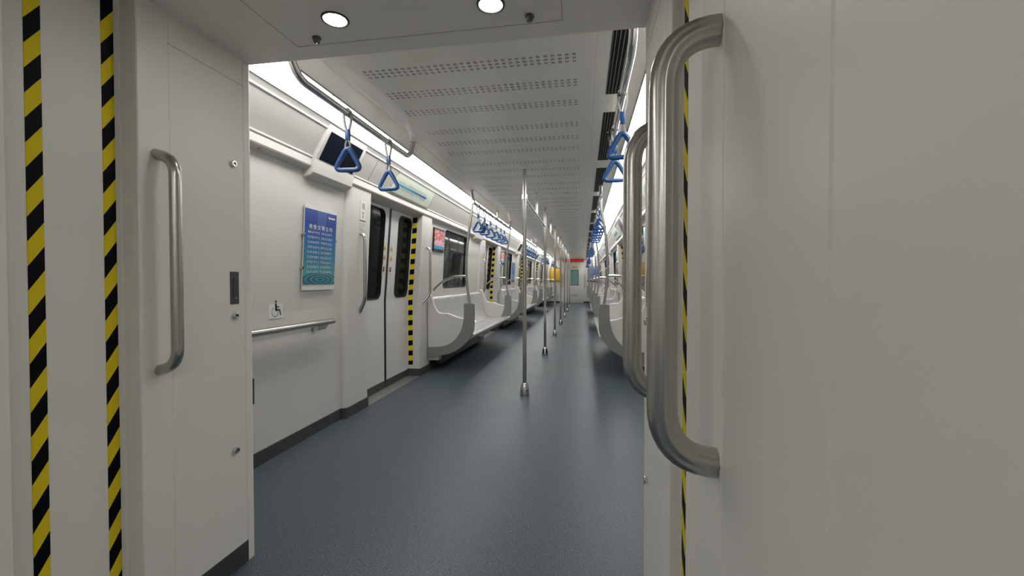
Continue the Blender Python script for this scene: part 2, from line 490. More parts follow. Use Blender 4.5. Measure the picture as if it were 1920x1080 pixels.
# ------------------------------------------------------------------ gangway (between the two carriages)
GX = {-1: -1.298, 1: .205}
CX = {-1: -1.358, 1: .232}
YA, YB = .774, 1.066                     # middle section
def gang_side(s):
    gx, cx = GX[s], CX[s]; out = 2.0 if s > 0 else -2.6
    # far panel
    def panel(y_out, y_in, name):         # y_out: face toward carriage, y_in: toward the middle
        sg = 1 if y_out > y_in else -1
        pts = [(gx + s * .12, y_in)]
        for k in range(6):
            a = PI / 2 * k / 5; pts.append((gx + s * .005 * (1 - math.sin(a)), y_in + sg * .005 * (1 - math.cos(a))))
        far = y_out > 1
        yc = y_out - sg * (.045 if far else .2785)
        g = y_out - sg * (.345 if far else .56)
        pts += [(gx, g - sg * .003), (gx + s * .0016, g), (gx, g + sg * .003)]
        pts += [(gx, yc - sg * .0035), (gx + s * .0035, yc), (gx, yc + sg * .0035), (gx, y_out - sg * .02)]
        for k in range(5):
            a = PI / 2 * k / 4; pts.append((gx + s * .02 * (1 - math.cos(a)), y_out - sg * .02 * (1 - math.sin(a))))
        pts += [(out, y_out), (out, y_out - sg * .02), (gx + s * .12, y_out - sg * .25)]
        b = MB(); b.rings([[(x, y, z) for x, y in pts] for z in (.0, 1.0, 2.3)])
        o = b.build(name, 'gang', kind='structure', ang=28)
        # horizontal groove at the head of the access door
        b = MB(); b.box((gx - s * .0006, g, 1.850), (gx + s * .002, yc, 1.8545)); b.build('groove', 'groove', o, smooth=False)
        b = MB(); b.box((gx - s * .002, y_in + sg * .0, 0), (gx + s * .01, y_out - sg * .042, .083), .002); b.build('skirting', 'dark', o, smooth=False)
        return o
    panel(1.51, YB, 'wall_gangway_far_' + SIDE[s]); panel(.12, YA if s < 0 else YA + .030, 'wall_gangway_near_' + SIDE[s])
    # middle panel, slightly recessed with rounded edges
    b = MB()
    pts = [(cx + s * .2, YA - .05), (cx, YA - .05), (cx, YB - .004), (cx - s * .001, YB - .002), (cx - s * .004, YB), (cx - s * .004, YB + .05), (cx + s * .2, YB + .05)]
    b.rings([[(x, y, z) for x, y in pts] for z in (0, 1, 2.2)])
    b.build('wall_gangway_middle_' + SIDE[s], 'gang', kind='structure', ang=60)
for s in (-1, 1): gang_side(s)

# gangway ceiling
b = MB()
b.box((-1.6, .12, 1.95), (.5, 1.50, 2.3))
o = b.build('ceiling_gangway', wall_mat('gangway_ceiling', (.86, .815, .765), .5, .03), kind='structure', smooth=False)
b = MB()
for lo, hi in (((-1.025, 1.413, 1.9485), (-.066, 1.415, 1.951)), ((-1.025, .40, 1.9485), (-1.023, 1.415, 1.951)), ((-.068, .42, 1.9485), (-.066, 1.415, 1.951)), ((-1.025, .42, 1.9485), (-.066, .422, 1.951))): b.box(lo, hi)
b.build('access_seam', 'groove', o, smooth=False)
# bulkhead above the opening, seen from the carriage
b = MB(); b.box((-2.15, Y0 - .03, 1.955), (1.05, Y0 - .01, 2.3)); b.build('wall_bulkhead', 'gang', kind='structure', smooth=False)

# hazard tapes on the middle panels
for s in (-1, 1):
    cx = CX[s]
    for ya, yb, z0, w in ((1.017, 1.050, -.031, 'nearer the carriage'), ((.845, .879, -.061, 'nearer the camera') if s < 0 else (.815, .848, 0, 'nearer the camera'))):
        b = MB(); b.box((cx - s * .0012, ya, 0.005), (cx + s * .001, yb, 1.948 if s < 0 else 1.949))
        yc = (ya + yb) / 2
        o = b.build('hazard_tape', 'tape_l' if s < 0 else 'tape_r', loc=(cx, yc, z0 if s < 0 else 0), smooth=False)
        tag(o, 'yellow and black striped tape on the %s gangway wall, the one %s' % (SIDE[s], w), 'tape', 'hazard tapes in the gangway')

# handles in the gangway
def ridged():
    out = []
    for k in range(36):
        a = 2 * PI * k / 36; r = 1 - .13 * abs(math.sin(a * 1.0)) ** 10 - .0
        x = .0235 * math.cos(a); y = .0175 * math.sin(a)
        g = .0026 * math.exp(-((x - .0075) / .003) ** 2) + .0026 * math.exp(-((x + .008) / .003) ** 2)
        y -= math.copysign(g, y) if abs(y) > .004 else 0
        out.append((x, y))
    return out
def gang_handle(s, y, z0, z1, stand, prof, r, label):
    gx = GX[s]
    t = empty('grab_handle', (gx, y, z0), label, 'handle', 'grab handles in the gangway')
    p = fillet([(gx + s * .004, y, z1), (gx - s * stand, y, z1 - (.02 if s < 0 else 0)), (gx - s * stand, y, z0 + (.02 if s < 0 else 0)), (gx + s * .004, y, z0)], .050 if s < 0 else .088, 10)
    b = MB()
    if prof: b.tube(p, 1, bvec=(0, 1, 0), prof=prof)
    else: b.tube(p, r, 20, bvec=(0, 1, 0))
    b.build('bar', 'steel', t, ang=60)
gang_handle(-1, 1.122, .822, 1.492, .067, None, .0165, 'slim steel grab handle on the left gangway wall')
gang_handle(1, 1.12, .817, 1.482, .082, ridged(), 0, 'ridged steel grab handle on the right gangway wall, the farther one')
gang_handle(1, .70, .817, 1.482, .082, ridged(), 0, 'large ridged steel grab handle on the right gangway wall, nearest the camera')

# key locks and lock plate
def key_lock(s, y, z, label):
    gx = GX[s]; d = -s
    t = empty('key_lock', (gx, y, z), label, 'lock', 'round key locks of the gangway doors')
    b = MB(); b.lathe([(.0001, 0), (.0115, 0), (.0125, d * .004), (.012, d * .010), (.010, d * .012), (.0075, d * .012), (.007, d * .009), (.0001, d * .009)], (gx, y, z), 'x', 24); b.build('bezel', 'chrome', t)
    b = MB(); b.lathe([(.0001, d * .009), (.0045, d * .009), (.0042, d * .0125), (.0001, d * .0125)], (gx, y, z), 'x', 3); b.build('key_barrel', 'sensor', t)
for s in (-1, 1):
    for y, z, w in ((1.41, 1.539, 'top one above the others'), (1.412, .969, 'middle one below the dark plate' if s < 0 else 'middle one at handle height'), (1.409, .46, 'lowest one near the floor')):
        key_lock(s, y, z, 'small round chrome key lock on the %s gangway panel, %s' % (SIDE[s], w))
for s in (-1, 1):
    gx = GX[s]
    t = empty('lock_plate', (gx, 1.413, 1.07), 'dark grey rectangular lock plate on the %s gangway panel' % SIDE[s], 'lock', 'dark lock plates')
    b = MB(); b.box((gx + s * .001, 1.394, 1.013), (gx - s * .003, 1.433, 1.135), .001); b.build('plate', 'lockplate', t, smooth=False)
    b = MB(); b.prism([(gx - s * .003, 1.4135 + u, 1.074 + v) for u, v in rrect(-.009, .009, -.038, .038, .0088, 5)], (-s * .002, 0, 0)); b.build('flap', 'dark', t)
    b = MB(); b.lathe([(.0001, -s * .003), (.004, -s * .003), (.003, -s * .0065), (.0001, -s * .0065)], (gx, 1.4135, 1.036), 'x', 12); b.build('screw', 'chrome', t)

# downlights and sensors
for k, (x, y, w) in enumerate(((-.797, 1.287, 'left'), (-.282, 1.297, 'right'))):
    t = empty('downlight', (x, y, 1.95), 'small round warm ceiling downlight over the gangway, the %s one' % w, 'light', 'gangway downlights')
    b = MB(); b.rings([[Vector((x + r * math.cos(2 * PI * i / 40), y + r * math.sin(2 * PI * i / 40), z)) for i in range(40)] for r, z in ((.0355, 1.953), (.0355, 1.9475), (.038, 1.9455), (.0425, 1.946), (.0445, 1.951))], cap=False); b.build('ring', 'ringm', t)
    b = MB(); b.lathe([(.0001, 0), (.036, 0), (.036, .003), (.0001, .003)], (x, y, 1.948), seg=40); b.build('lens', 'lamp', t)
for x, y, w in ((-.920, 1.372, 'left'), (-.171, 1.372, 'right')):
    t = empty('ceiling_sensor', (x, y, 1.95), 'small dark stub fixture in the gangway ceiling beside the %s downlight' % w, 'sensor', 'gangway ceiling stubs')
    b = MB(); b.lathe([(.014, .001), (.015, -.004), (.012, -.008), (.0105, -.016), (.008, -.019), (.0001, -.019)], (x, y, 1.95), seg=20); b.build('body', 'sensor', t)
    b = MB(); b.lathe([(.0001, -.019), (.0045, -.019), (.004, -.023), (.0001, -.0235)], (x, y, 1.95), seg=12); b.build('tip', 'chrome', t)

# near carriage shell behind the camera (same lining)
b = MB()
for s in (-1, 1):
    b.poly([(X(s, 1.353), .12, 0), (X(s, 1.353), -5, 0), (X(s, 1.353), -5, 1.9), (X(s, 1.353), .12, 1.9)])
    b.prism([(X(s, d), -5, z) for d, z in HP], (0, 5.11, 0))
b.poly([(-2.2, -5, 0), (1.1, -5, 0), (1.1, -5, 2.3), (-2.2, -5, 2.3)])
b.build('wall_near_carriage', 'wall', kind='structure', ang=25)
b = MB(); b.box((XC - .862, -5, ZC), (XC + .862, .13, ZC + .08)); b.build('ceiling_near_carriage', 'ceil', kind='structure', smooth=False)
b = MB(); b.box((-2.15, .115, 1.955), (1.05, .13, 2.3)); b.build('wall_near_bulkhead', 'gang', kind='structure', smooth=False)
for s in (-1, 1): light_strip(s, -5, .11, .1, 'bright ceiling light strip on the %s side of the near carriage behind the camera' % SIDE[s])

# ------------------------------------------------------------------ doors
def door(s, c, idx):
    zt = 1.90
    t = empty('door_%d' % idx, (X(s, 1.45), c, 0), kind='structure')
    ddx = lambda z: 1.453 - max(0, z - .9) * .078
    seam = c + .03
    for sg in (-1, 1):
        y0, y1 = (c - .70, seam) if sg < 0 else (seam, c + .70)
        if sg < 0: hole = (c - .46, c - .075, .92, 1.80, .075)
        else: hole = (c + .235, c + .578, .92, 1.80, .075)
        f = lambda u, v, o=0.: (X(s, ddx(v) + o), u, v)
        b = MB()
        n = 6; inner = rrect(*hole, n)
        b.poly([f(y0, 0), f(y1, 0), f(y1, .9), f(y0, .9)])
        corners = [(y1, zt), (y0, zt), (y0, .9), (y1, .9)]
        iv = [b.bm.verts.new(f(*p)) for p in inner]; ov = [b.bm.verts.new(f(*p)) for p in corners]
        for k in range(4):
            seg = iv[k * (n + 1):(k + 1) * (n + 1)]
            for a, d in zip(seg, seg[1:]): b.bm.faces.new((ov[k], a, d))
            b.bm.faces.new((ov[k], seg[-1], iv[((k + 1) * (n + 1)) % len(iv)], ov[(k + 1) % 4]))
        leaf = b.build('door_leaf', 'door', t, loc=(X(s, 1.45), (y0 + y1) / 2, 0), ang=30)
        # rubber seal round the pane, set back
        b = MB()
        h = hole; n2 = len(inner)
        r1 = rrect(h[0] - .004, h[1] + .004, h[2] - .004, h[3] + .004, h[4] + .004, n)
        r2 = rrect(h[0] + .020, h[1] - .020, h[2] + .020, h[3] - .020, h[4] - .016, n)
        b.rings([[f(u, v, -.0025) for u, v in r1], [f(u, v, -.0015) for u, v in inner], [f(u, v, .022) for u, v in inner], [f(u, v, .026) for u, v in r2]], cap=False)
        seal = b.build('window_seal', 'black', leaf, ang=50)
        b = MB(); b.prism([f(u, v, .024) for u, v in inner], (s * .006, 0, 0)); b.build('window_pane', 'doorglass', leaf, smooth=False)
        b = MB(); b.box((X(s, ddx(0) - .006), y0, 0), (X(s, ddx(0) + .01), y1 - (.012 if sg < 0 else -.012), .078)); b.build('kick_plate', 'dark', leaf, smooth=False)
        # stickers beside the seam
        ys = seam + sg * .075
        def stick(z, w, h, kind):
            x = ddx(z)
            p0 = lambda u, v, o: (X(s, ddx(z + v) - o), ys + u, z + v)
            bb = MB()
            if kind == 'tri':
                bb.prism([p0(-w / 2, -h / 2, .001), p0(w / 2, -h / 2, .001), p0(0, h / 2, .001)], (-s * .0008, 0, 0)); so = bb.build('warning_sticker', 'pictoyel', leaf, smooth=False)
                b3 = MB(); b3.prism([p0(-w / 9, -h / 3, .002), p0(w / 9, -h / 3, .002), p0(0, h / 5, .002)], (-s * .0006, 0, 0)); b3.build('mark', 'ink', so, smooth=False)
            else:
                bb.prism([p0(-w / 2, -h / 2, .001), p0(w / 2, -h / 2, .001), p0(w / 2, h / 2, .001), p0(-w / 2, h / 2, .001)], (-s * .0006, 0, 0)); so = bb.build('notice_sticker', 'sticker', leaf, smooth=False)
                b3 = MB()
                ro, ri = w * .44, w * .31
                rg = [[p0(r * math.cos(2 * PI * k / 20), r * math.sin(2 * PI * k / 20) + h * .12, .002) for k in range(20)] for r in (ri, ro)]
                b3.rings(rg, cap=False)
                a = .55 * PI
                b3.prism([p0(-ro * .6, -ro * .6 + h * .12, .0018), p0(-ro * .45, -ro * .7 + h * .12, .0018), p0(ro * .6, ro * .6 + h * .12, .0018), p0(ro * .45, ro * .7 + h * .12, .0018)], (-s * .0004, 0, 0))
                b3.build('prohibition_ring', 'red' if kind == 'ring' else 'red', so, smooth=False)
                b4 = MB(); b4.box(p0(-w * .12, -h * .08, .0022), p0(w * .12, h * .30, .0028)); b4.build('mark', 'ink' if kind == 'hand' else 'red', so, smooth=False)
                b5 = MB()
                for q in range(2): b5.box(p0(-w * .36, -h * .40 + q * h * .1, .0018), p0(w * .36, -h * .36 + q * h * .1, .0022))
                b5.build('small_print', 'pinkprint', so, smooth=False)
        stick(1.435, .062, .062, 'tri')
        if sg < 0: stick(1.325, .058, .075, 'ring')
        else: stick(1.335, .062, .062, 'tri')
        stick(1.205, .066, .105, 'hand')
        b = MB(); b.prism([f(ys + u, 1.06 + v, -.001) for u, v in rrect(-.012, .012, -.055, .055, .011, 4)], (s * .0008, 0, 0)); b.build('finger_pull', 'white', leaf, smooth=False)
    b = MB()
    rg = []
    for z in (.02, .9, 1.4, zt): rg.append([(X(s, ddx(z) + .004), seam - .018, z), (X(s, ddx(z) - .006), seam - .016, z), (X(s, ddx(z) - .008), seam, z), (X(s, ddx(z) - .006), seam + .016, z), (X(s, ddx(z) + .004), seam + .018, z)])
    b.rings(rg); b.build('centre_seal', 'black', t)
    b = MB(); b.box((X(s, 1.309), c - .60, -.001), (X(s, 1.452), c + .60, .004), .0015)
    for k in range(5): b.box((X(s, 1.33 + k * .022), c - .60, .003), (X(s, 1.335 + k * .022), c + .60, .0065))
    b.build('threshold', 'thresh', t, smooth=False)
    return t
for si, s in enumerate((-1, 1)):
    for i, c in enumerate(DOORS):
        door(s, c, si * 4 + i + 1)
        # tape on the return of the far pillar
        b = MB(); n = 8; ring = []
        yy = c + .60 - .0012
        left, right = [], []
        for z in (.1, .9, 1.2, 1.5, 1.86):
            w = wdx(z)
            if z <= .1: z = .13
            k = min(1, max(0, (z - .9) / .9)); left.append((X(s, w + .090 - .018 * k), yy, z)); right.append((X(s, w + .036 - .018 * k), yy, z))
        b.prism(left + right[::-1], (0, .0010, 0))
        o = b.build('hazard_tape', 'tape_d', loc=(X(s, 1.40), yy, 0), smooth=False)
        tag(o, 'yellow and black striped tape on the pillar beside the %s door on the %s' % (ORD[i], SIDE[s]), 'tape', 'hazard tapes beside the doors')
        for sg in (-1, 1):
            y = c + sg * .765
            t = empty('grab_handle', (X(s, 1.31), y, .84), 'vertical steel grab handle on the %s pillar of the %s door on the %s' % ('near' if sg < 0 else 'far', ORD[i], SIDE[s]), 'handle', 'grab handles on the door pillars')
            b = MB(); b.tube(fillet([(X(s, wdx(1.49, .040)), y, 1.495), (X(s, 1.235), y, 1.485), (X(s, 1.238), y, .945), (X(s, wdx(.84, .040)), y - sg * .05, .838)], .045, 6), .0150, 12)
            b.build('bar', 'steel', t, ang=60)
        # notices on the near pillar
        y = c - .735
        P = lambda u, z, o: (X(s, wdx(z, .0435 + o)), y + u, z)
        t = empty('door_notice', P(0, 1.55, 0), 'white emergency instruction plate on the near pillar of the %s door on the %s' % (ORD[i], SIDE[s]), 'sign', 'instruction plates on the door pillars')
        b = MB(); b.prism([P(-.045, 1.605, 0), P(.045, 1.605, 0), P(.045, 1.762, 0), P(-.045, 1.762, 0)], (-s * .004, 0, 0)); b.build('plate', 'sticker', t, smooth=False)
        b = MB(); b.prism([P(-.045, 1.600, 0), P(.045, 1.600, 0), P(.045, 1.604, 0), P(-.045, 1.604, 0)], (-s * .005, 0, 0)); b.build('plate_edge', 'lockplate', t, smooth=False)
        b = MB(); b.prism([P(-.045, 1.525, 0), P(.040, 1.525, 0), P(.040, 1.595, 0), P(-.045, 1.595, 0)], (-s * .002, 0, 0)); b.build('lower_plate', 'sticker', t, smooth=False)
        b = MB(); b.lathe([(.0001, 0), (.009, 0), (.009, -s * .001), (.0001, -s * .001)], P(.0, 1.667, .0045), 'x', 12); b.box(P(-.002, 1.625, .0042), P(.002, 1.65, .006)); b.build('red_mark', 'red', t, smooth=False)
        b = MB()
        for q in range(5): b.box(P(-.018, 1.70 + q * .011, .0040), P(.022, 1.705 + q * .011, .0056))
        b.build('print', 'slot', t, smooth=False)
        b = MB()
        for q in range(4): b.box(P(-.036, 1.534 + q * .014, .0018), P(.004, 1.538 + q * .014, .0030))
        b.build('red_print', 'pinkprint', t, smooth=False)
        b = MB(); b.prism([P(.010, 1.562, .003), P(.034, 1.562, .003), P(.022, 1.587, .003)], (-s * .0006, 0, 0)); b.build('warning_mark', 'pictoyel', t, smooth=False)

# ------------------------------------------------------------------ windows
for si, s in enumerate((-1, 1)):
    for i, c in enumerate(DOORS):
        u0, u1, v0, v1, r = c + 1.54, c + 2.70, 1.0, 1.80, .07
        f = lambda u, v, o=0.: (X(s, wdx(v) + o), u, v)
        t = empty('window_%d' % (si * 4 + i + 1), f((u0 + u1) / 2, v0), kind='structure')
        n = 6
        b = MB()
        A = rrect(u0 - .003, u1 + .003, v0 - .003, v1 + .003, r, n); B = rrect(u0 + .003, u1 - .003, v0 + .003, v1 - .003, r, n); D = rrect(u0 + .03, u1 - .03, v0 + .03, v1 - .03, r - .02, n)
        b.rings([[f(a, v, -.002) for a, v in A], [f(a, v, -.002) for a, v in B], [f(a, v, .024) for a, v in B], [f(a, v, .030) for a, v in D]], cap=False)
        b.build('window_seal', 'black', t, ang=50)
        b = MB(); b.prism([f(a, v, .028) for a, v in B], (s * .006, 0, 0)); b.build('window_pane', 'glass', t, smooth=False)

# ------------------------------------------------------------------ cornice equipment
def cp(s, t_, o=0.):       # point on the sloping cornice panel, t 0 = upper bead, 1 = lower bead, o = towards the aisle
    a = Vector((1.128, 2.118)); d = Vector((1.24, 1.93)); n = Vector((-(2.118 - 1.93), -(1.24 - 1.128))).normalized()
    p = a + (d - a) * t_ + n * o
    return X(s, p.x), p.y
for s in (-1, 1):
    for i, c in enumerate(DOORS):
        y0, y1 = c - 1.455, c - .96
        t = empty('display_screen', (X(s, 1.24), (y0 + y1) / 2, 1.80), 'dark display screen in a white housing above and before the %s door on the %s' % (ORD[i], SIDE[s]), 'screen', 'display screens in the cornice')
        b = MB()
        tp = cp(s, .0, .022); bt = cp(s, .98, .030)
        def prof(e):
            return [(X(s, 1.10 ), 2.146), (tp[0], tp[1] + .004), (bt[0], bt[1]), (X(s, 1.232), 1.832), (X(s, 1.25), 1.812), (X(s, 1.33), 1.790), (X(s, 1.40), 1.80), (X(s, 1.40), 2.14)]
        b.rings([[(x, y, z) for x, z in prof(0)] for y in (y0, y1)])
        h = b.build('housing', 'wall', t, smooth=False)
        bv = h.modifiers.new('bevel', 'BEVEL'); bv.width = .010; bv.segments = 3; bv.limit_method = 'ANGLE'
        q = [cp(s, .03, .0235), cp(s, .955, .0322)]
        b = MB(); b.prism([(q[0][0], y0 + .035, q[0][1]), (q[0][0], y1 - .045, q[0][1]), (q[1][0], y1 - .045, q[1][1]), (q[1][0], y0 + .035, q[1][1])], (s * .008, 0, .004)); b.build('screen', 'screen', t, smooth=False)
        # route map above the door
        y0, y1 = c - .31, c + .645
        yc = (y0 + y1) / 2
        pc = cp(s, .5, .0)
        t = empty('route_map', (pc[0], yc, pc[1]), 'long pale route map with a blue line above the %s door on the %s' % (ORD[i], SIDE[s]), 'map', 'route maps above the doors')
        a, d = cp(s, .06, .012), cp(s, .92, .012)
        b = MB(); b.prism([(a[0], y0, a[1]), (a[0], y1, a[1]), (d[0], y1, d[1]), (d[0], y0, d[1])], (s * .010, 0, .006)); b.build('board', 'mapboard', t, smooth=False)
        b = MB()
        for tt in (.035, .945):
            e0, e1 = cp(s, tt, .014), cp(s, tt + .03, .014); b.prism([(e0[0], y0 - .01, e0[1]), (e0[0], y1 + .01, e0[1]), (e1[0], y1 + .01, e1[1]), (e1[0], y0 - .01, e1[1])], (s * .011, 0, .0065))
        b.build('frame', 'slot', t, smooth=False)
        e0, e1 = cp(s, .47, .0135), cp(s, .55, .0135)
        b = MB(); b.prism([(e0[0], y0 + .06, e0[1]), (e0[0], y1 - .16, e0[1]), (e1[0], y1 - .16, e1[1]), (e1[0], y0 + .06, e1[1])], (s * .001, 0, .0006)); b.build('route_line', 'mapline', t, loc=(pc[0], yc, pc[1]), smooth=False)
        b = MB()
        rnd = random.Random(3)
        for k in range(17):
            y = y0 + .075 + k * .042
            for t0 in (.30, .60):
                ln = .07 + .07 * rnd.random()
                sgn = -1 if t0 < .5 else 1
                ta = .44 if t0 < .5 else .58
                g0, g1 = cp(s, ta, .0135), cp(s, ta + sgn * ln, .0135)
                b.prism([(g0[0], y, g0[1]), (g0[0], y + .010, g0[1]), (g1[0], y + .010 + .006, g1[1]), (g1[0], y + .006, g1[1])], (s * .001, 0, .0006))
        b.build('station_marks', 'mapmark', t, smooth=False)
        # advertising screen on the wall
        y0, y1, z0, z1 = c + 1.07, c + 1.47, 1.475, 1.775
        P = lambda u, z, o: (X(s, wdx(z, o)), u, z)
        t = empty('advertising_screen', P((y0 + y1) / 2, z0, 0), 'black framed screen, %s picture, past the %s door on the %s' % ('red and blue' if s < 0 else 'teal green', ORD[i], SIDE[s]), 'screen', 'advertising screens on the walls')
        b = MB(); b.prism([P(y0, z0, .018), P(y1, z0, .018), P(y1, z1, .018), P(y0, z1, .018)], (s * .018, 0, 0)); b.build('bezel', 'ink', t, smooth=False)
        b = MB(); b.prism([P(y0 + .018, z0 + .035, .0195), P(y1 - .018, z0 + .035, .0195), P(y1 - .018, z1 - .022, .0195), P(y0 + .018, z1 - .022, .0195)], (s * .002, 0, 0)); b.build('picture', 'ad_red' if s < 0 else 'ad_teal', t, loc=P((y0 + y1) / 2, z0, 0), smooth=False)

# ------------------------------------------------------------------ benches
def bench(s, c, i):
    ya, yb = c - 1.33, c + 1.33
    t = empty('bench_seat', (X(s, 1.3), c, 0), 'long glossy pale bench seat with grey end bands on the %s, %s from the gangway' % (SIDE[s], ORD[i]), 'bench', 'benches along the walls')
    prof = [(1.335, .892), (1.305, .897), (1.287, .885), (1.272, .83), (1.255, .72), (1.235, .60), (1.205, .50), (1.16, .452), (1.08, .437), (.98, .442), (.86, .455), (.78, .466), (.748, .464), (.737, .452), (.738, .440), (.752, .420), (.80, .392), (.87, .345), (.99, .268), (1.16, .222), (1.335, .212)]
    pv = catmull([(d, 0, z) for d, z in prof], 2)
    N = 97; rings = []
    for k in range(N):
        y = ya + .02 + (yb - ya - .04) * k / (N - 1)
        ph = 6 * (k / (N - 1)); bk = abs(math.sin(PI * ph)) ** .6
        ring = []
        for q, p in enumerate(pv):
            d, z = p.x, p.z
            if z > .46 and d > 1.17: d += .018 * bk * min(1, max(0, (z - .46) / .12)) * min(1, max(0, (.885 - z) / .09))
            elif d > .76 and z > .41 and d < 1.25: z -= .012 * bk * min(1, (d - .76) / .08)
            ring.append((X(s, d), y, z))
        rings.append(ring)
    b = MB(); b.rings(rings); b.build('seat_shell', 'seat', t, ang=55)
    outer = catmull([(.728, 0, .82), (.728, 0, .57), (.749, 0, .473), (.834, 0, .350), (.987, 0, .243), (1.16, 0, .197), (1.30, 0, .180)], 6)
    inner = catmull([(.846, 0, .82), (.853, 0, .631), (.894, 0, .49), (.987, 0, .370), (1.121, 0, .312), (1.30, 0, .298)], 6)
    cream_top = catmull([(1.305, 0, .93), (1.262, 0, .905), (1.225, 0, .80), (1.185, 0, .728), (1.13, 0, .700), (1.052, 0, .699), (.96, 0, .665), (.906, 0, .649), (.848, 0, .640)], 5)
    for sg, yy in ((-1, ya), (1, yb)):
        b = MB()
        pts = [(X(s, p.x), yy - .012, p.z) for p in cream_top] + [(X(s, p.x), yy - .012, p.z) for p in inner if p.z < .63]
        b.prism(pts, (0, .024, 0)); pn = b.build('end_panel', 'panel', t, ang=40)
        b = MB(); b.tube([(X(s, p.x), yy, p.z) for p in cream_top], .013, 8); b.build('panel_lip', 'white', pn)
        b = MB()
        o_ = [(X(s, .728), .82)] ; 
        loop = [(X(s, .742), yy - .026, .832)] + [(X(s, p.x), yy - .026, p.z) for p in outer] + [(X(s, p.x), yy - .026, p.z) for p in inner[::-1]] + [(X(s, .834), yy - .026, .832)]
        b.prism(loop, (0, .052, 0)); b.build('edge_band', 'band', pn, ang=40)
    b = MB(); b.box((X(s, 1.25), ya + .30, .03), (X(s, 1.34), yb - .30, .16), .008); b.build('heater_box', 'lockplate', t)
    b = MB(); b.box((X(s, 1.17), ya + .0, .135), (X(s, 1.34), ya + .10, .20), .006); b.build('end_bracket', 'heater', t)
    return t
for s in (-1, 1):
    for i, c in enumerate(BAYS): bench(s, c, i)

# ------------------------------------------------------------------ overhead rails with seat-end poles
RD, RZ = .745, 2.033
def rail(s, ya, yb, mids, poles, label):
    x = X(s, RD)
    t = empty('overhead_rail', (x, ya, RZ), label, 'rail', 'overhead rails beside the lights')
    b = MB(); b.tube(fillet([(x, ya - .035, ZC + .004), (x, ya + .045, RZ), (x, yb - .045, RZ), (x, yb + .035, ZC + .004)], .07, 8), .0185, 14); b.build('rail', 'chrome', t, ang=60)
    for m in mids:
        b = MB(); b.tube([(x, m, RZ), (x, m, ZC + .003)], .012, 10); b.lathe([(.022, 0), (.022, .012), (.012, .02)], (x, m, ZC - .018), seg=14); b.build('hanger', 'chrome', t)
    for e in (ya - .035, yb + .035):
        b = MB(); b.lathe([(.028, .003), (.028, -.008), (.018, -.012)], (x, e, ZC), seg=16); b.build('ceiling_flange', 'chrome', t)
    for yy, sg in poles:
        pts = catmull([(X(s, RD), yy, RZ), (X(s, .762), yy, 1.87), (X(s, .800), yy, 1.62), (X(s, .820), yy, 1.40), (X(s, .824), yy, 1.20), (X(s, .812), yy, 1.02), (X(s, .787), yy, .825)], 6)
        b = MB(); b.tube(pts, .0155, 12, bvec=(0, 1, 0)); b.build('seat_end_pole', 'steel', t, ang=60)
        b = MB(); b.tube([(X(s, RD - .001), yy - .03, RZ), (X(s, RD - .001), yy + .03, RZ)], .022, 14); b.build('pole_clamp', 'chrome', t)
        pts = catmull([(X(s, 1.238), yy - sg * .0 - .0 + (-sg) * -.0, .985), (X(s, 1.20), yy, 1.025), (X(s, 1.118), yy, 1.090), (X(s, .984), yy, 1.146), (X(s, .90), yy, 1.155), (X(s, .822), yy, 1.155)], 6)
        pts[0].y = yy
        b = MB(); b.tube(pts, .0135, 12, bvec=(0, 1, 0)); b.build('arm_rail', 'steel', t, ang=60)
for s in (-1, 1):
    rail(s, 1.74, 3.11, [], [], 'short overhead steel rail with two straps on the %s next to the gangway' % SIDE[s])
    for i, c in enumerate(BAYS):
        rail(s, c - 1.33, c + 1.30, [c + .17], [(c - 1.325, -1), (c + 1.325, 1)], 'overhead steel rail with curved end poles over the %s bench on the %s' % (ORD[i], SIDE[s]))

